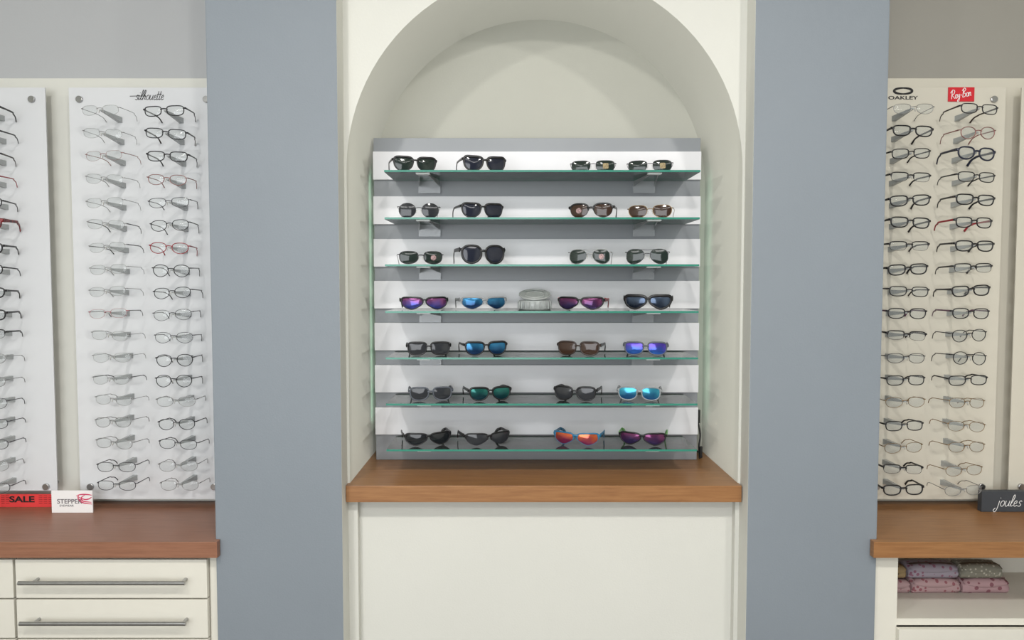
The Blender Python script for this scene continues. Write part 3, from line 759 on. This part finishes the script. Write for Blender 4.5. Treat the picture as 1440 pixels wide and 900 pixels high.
# right open cabinet
rc0, rc1 = XR1+.002, 2.3
root = place('open_cabinet', None, ((rc0+rc1)/2, 2.33, 0)); tag(root, 'cream cabinet with open compartment holding glasses cases', 'cabinet')
zs = WZ(870, CF)
sx = WX(1262, 830, CF)
box('side_panel', rc0, sx, CF, D_up-.03, .06, ct_b-.0005, M_cab, bevel=.001, parent=root)
box('side_panel', rc1-.03, rc1, CF, D_up-.03, .06, ct_b-.0005, M_cab, bevel=.001, parent=root)
box('back_panel', rc0, rc1, D_up-.029, D_up-.002, .06, ct_b-.0005, M_cab, parent=root)
box('shelf', sx+.0005, rc1-.0305, CF+.002, D_up-.0295, zs-.02, zs, M_cab, parent=root)
box('plinth', rc0+.002, rc1-.002, CF+.04, D_up-.01, 0, .0595, M_gap, parent=root)
zz1 = zs-.024
for k in range(3):
    h = (zz1-.07)/3
    box('drawer', sx-.002, rc1-.002, CF-.019, CF-.0005, zz1-(k+1)*h+.004, zz1-k*h, M_cab, bevel=.0015, parent=root)

# fabric glasses cases in the compartment
def dots(name, base, d1, sc=60):
    m = bpy.data.materials.new(name); m.use_nodes = True; nt = m.node_tree; b = nt.nodes['Principled BSDF']
    tc = nt.nodes.new('ShaderNodeTexCoord'); vo = nt.nodes.new('ShaderNodeTexVoronoi'); vo.inputs['Scale'].default_value = sc
    cr = nt.nodes.new('ShaderNodeValToRGB'); cr.color_ramp.interpolation = 'CONSTANT'
    cr.color_ramp.elements[0].color = rgb(d1); cr.color_ramp.elements[1].color = rgb(base); cr.color_ramp.elements[1].position = 0.30
    nt.links.new(tc.outputs['Object'], vo.inputs['Vector']); nt.links.new(vo.outputs['Distance'], cr.inputs['Fac']); nt.links.new(cr.outputs['Color'], b.inputs['Base Color'])
    b.inputs['Roughness'].default_value = .7
    return m
mp = [dots('pink_dotted', (176,146,148), (145,88,96)), dots('lilac_dotted', (152,144,156), (135,90,110)), dots('olive_print', (128,126,114), (180,176,162), 90), dots('rose_floral', (172,140,144), (130,82,92), 45), dots('mustard_print', (150,128,92), (90,74,62), 60)]
def case(px0_, px1_, yb, yt, D, m, lab, z0=None):
    x0, x1 = WX(px0_, 820, D), WX(px1_, 820, D)
    h = (yb-yt)*D/1045.; w = x1-x0; dpt = .075
    bm = bmesh.new(); bmesh.ops.create_cube(bm, size=1)
    bmesh.ops.subdivide_edges(bm, edges=bm.edges[:], cuts=5, use_grid_fill=True)
    for v in bm.verts:
        x, y, z = v.co*2
        v.co = Vector((x*w/2*(1-.05*abs(z)**2*abs(y)), y*dpt/2*(1-.18*z*z), ((z+1)/2)*h*(1-.18*abs(y)**3-.12*abs(x)**4 if z > -.9 else 1)))
    me = bpy.data.meshes.new('glasses_case'); bmesh.ops.bevel(bm, geom=[e_ for e_ in bm.edges if e_.calc_face_angle(0) > 1], offset=.003, segments=2, affect='EDGES')
    bm.to_mesh(me); bm.free(); me.materials.append(m)
    for p in me.polygons: p.use_smooth = True
    o = place('glasses_case', me, ((x0+x1)/2, D+dpt/2, z0))
    tag(o, lab, 'glasses case', 'fabric glasses cases')
    # flap
    V, F = [], []; K = 14
    for k in range(K+1):
        t = -1+2*k/K; xx = t*w*.47; dip = h*(.42+.30*t*t)
        yf = -dpt/2*(.99-.1)-.0035
        V += [(xx, -dpt*.2, h*(.99-.12*t**4)+.0015), (xx, -dpt*.42, h*(.90-.12*t**4)+.0015), (xx, yf-.001, h*.72-.0), (xx, yf-.0015, dip)]
    for k in range(K):
        for q in range(3): F.append([k*4+q, (k+1)*4+q, (k+1)*4+q+1, k*4+q+1])
    fme = mesh_from('flap', V, F, [m], smooth=True); fo = place('flap', fme, (0, 0, 0), o)
    md = fo.modifiers.new('s', 'SOLIDIFY'); md.thickness = .0015
    return h
cd = 2.33
z = zs+.0004
h1 = case(1283, 1352, 831, 810, cd, mp[0], 'pink dotted fabric glasses case', z)
case(1354, 1421, 831, 810, cd, mp[3], 'rose floral fabric glasses case', z)
case(1252, 1281, 831, 812, cd, mp[0], 'pink dotted fabric glasses case, end showing', z)
case(1277, 1349, 810, 790, cd, mp[1], 'lilac dotted fabric glasses case lying on top', z+h1+.002)
case(1351, 1411, 810, 790, cd, mp[2], 'olive printed fabric glasses case lying on top', z+h1+.002)
case(1250, 1275, 810, 792, cd, mp[4], 'mustard printed fabric glasses case, end showing', z+h1+.002)

# ------------------------------------------------------------------ signs on the counters
# SALE strip
Ds = 2.452
x0, zt_ = W(-30, 695, Ds); x1 = WX(72, 700, Ds)
s = box('sale_sign', x0, x1, Ds, Ds+.002, CT+.0005, zt_, M_red, parent=None)
tag(s, 'long red sale strip sign standing on the wooden countertop', 'sign')
X, Z = W(31, 702, Ds)
text('lettering', 'SALE', X, Ds-.0006, Z, .021, M_black, s, width=.083, bold=.03)
V, F = [], []
for side in (W(4, 702, Ds)[0], W(64, 702, Ds)[0]):
    for rr in range(5):
        for q in range(3):
            xx = side-.022+q*.016-x0/2-x1/2; z_ = .012+rr*.0062
            b = len(V); V += [(xx, -.0015, z_), (xx+.012, -.0015, z_), (xx+.012, -.0015, z_+.002), (xx, -.0015, z_+.002)]; F.append([b, b+1, b+2, b+3])
fp = place('fine_print', mesh_from('fine_print', V, F, [mat('dark_red_ink', (150,25,30), .5)]), (0, 0, 0), s)
# white card
Dc = 2.39
x0, zt_ = W(72, 690, Dc); x1 = WX(130, 700, Dc)
s = box('brand_card', x0, x1, Dc, Dc+.004, CT+.0005, zt_, M_white, bevel=.0006)
tag(s, 'white sign card with grey lettering and magenta swirls on countertop', 'sign')
X, Z = W(98, 705, Dc); text('lettering', 'STEPPER', X, Dc-.0006, Z, .015, M_greyink, s, width=.080, bold=.01)
X, Z = W(94, 711, Dc); text('lettering', 'EYEWEAR', X, Dc-.0006, Z, .006, M_greyink, s, width=.045)
V, F = [], []
X, Z = W(130, 700, Dc)
for (pts) in ([(-50, 6), (-35, 9), (-15, 9), (0, 7)], [(-48, 4), (-25, -4), (-10, -3), (-1, 2)], [(-42, 7), (-44, -2), (-30, -13), (0, -17)], [(-22, 8), (-34, 0), (-28, -9), (-2, -12)]):
    pp = crom([(a_/1000*1.0, 0, b_/1000*1.2) for a_, b_ in pts], 6)
    n_ = len(pp); sweep(V, F, pp, (0, 1, 0), lambda i: .0006+.0016*math.sin(math.pi*i/n_), .0004, n=6)
place('swirl_emblem', mesh_from('swirl_emblem', V, F, [M_pink]), Vector((X-.0015, Dc-.0006, Z))-wloc(s), s)
# slate block
Dj = 2.40
x0, zt_ = W(1381, 691, Dj); x1 = WX(1462, 700, Dj)
s = box('brand_block', x0, x1, Dj, Dj+.022, CT+.0005, zt_, M_slate, bevel=.0015)
tag(s, 'dark slate grey sign block with white script lettering on countertop', 'sign')
X, Z = W(1420, 708, Dj)
script_text('lettering', 'joules', X, Dj-.0006, Z, .080, .018, M_whiteink, s, .0010, .3)

# ------------------------------------------------------------------ lights
def area(name, loc, size, power, color, tgt=None, size_y=None, shape='DISK'):
    l = bpy.data.lights.new(name, 'AREA'); l.shape = 'RECTANGLE' if size_y else shape; l.size = size
    if size_y: l.size_y = size_y
    l.energy = power; l.color = color
    o = bpy.data.objects.new(name, l); col.objects.link(o); o.location = loc
    d = (Vector(tgt)-Vector(loc)) if tgt else Vector((0, 0, -1))
    o.rotation_euler = d.to_track_quat('-Z', 'Y').to_euler()
    return o
warm = (1, .97, .92); cool = (.94, .97, 1)
for i, (x, y) in enumerate([(-.9, .35), (.15, .25), (1.2, .35)]):
    area('ceiling_spot', (x, y, CEIL-.02), .14, 17, warm, tgt=(x, 1.6, 0))
for x in (-1.2, .3, 1.4):
    area('ceiling_panel', (x, -1.2, CEIL-.02), 1.2, 18, (1, .98, .96), size_y=.6)
area('window_light', (-1.0, -3.0, 1.5), 3.0, 92, cool, tgt=(0, 2.4, 1.4), size_y=2.0)
w = bpy.data.worlds.new('World'); scene.world = w; w.use_nodes = True
w.node_tree.nodes['Background'].inputs[0].default_value = (.95, .97, 1, 1)
w.node_tree.nodes['Background'].inputs[1].default_value = .3

# ------------------------------------------------------------------ camera
cam = bpy.data.cameras.new('camera'); co = bpy.data.objects.new('camera', cam); col.objects.link(co)
cam.sensor_width = 36; cam.lens = FPX/1440*36; cam.clip_start = .05
co.location = (0, 0, CAMZ); co.rotation_euler = (math.radians(90)-PITCH, 0, 0)
scene.camera = co
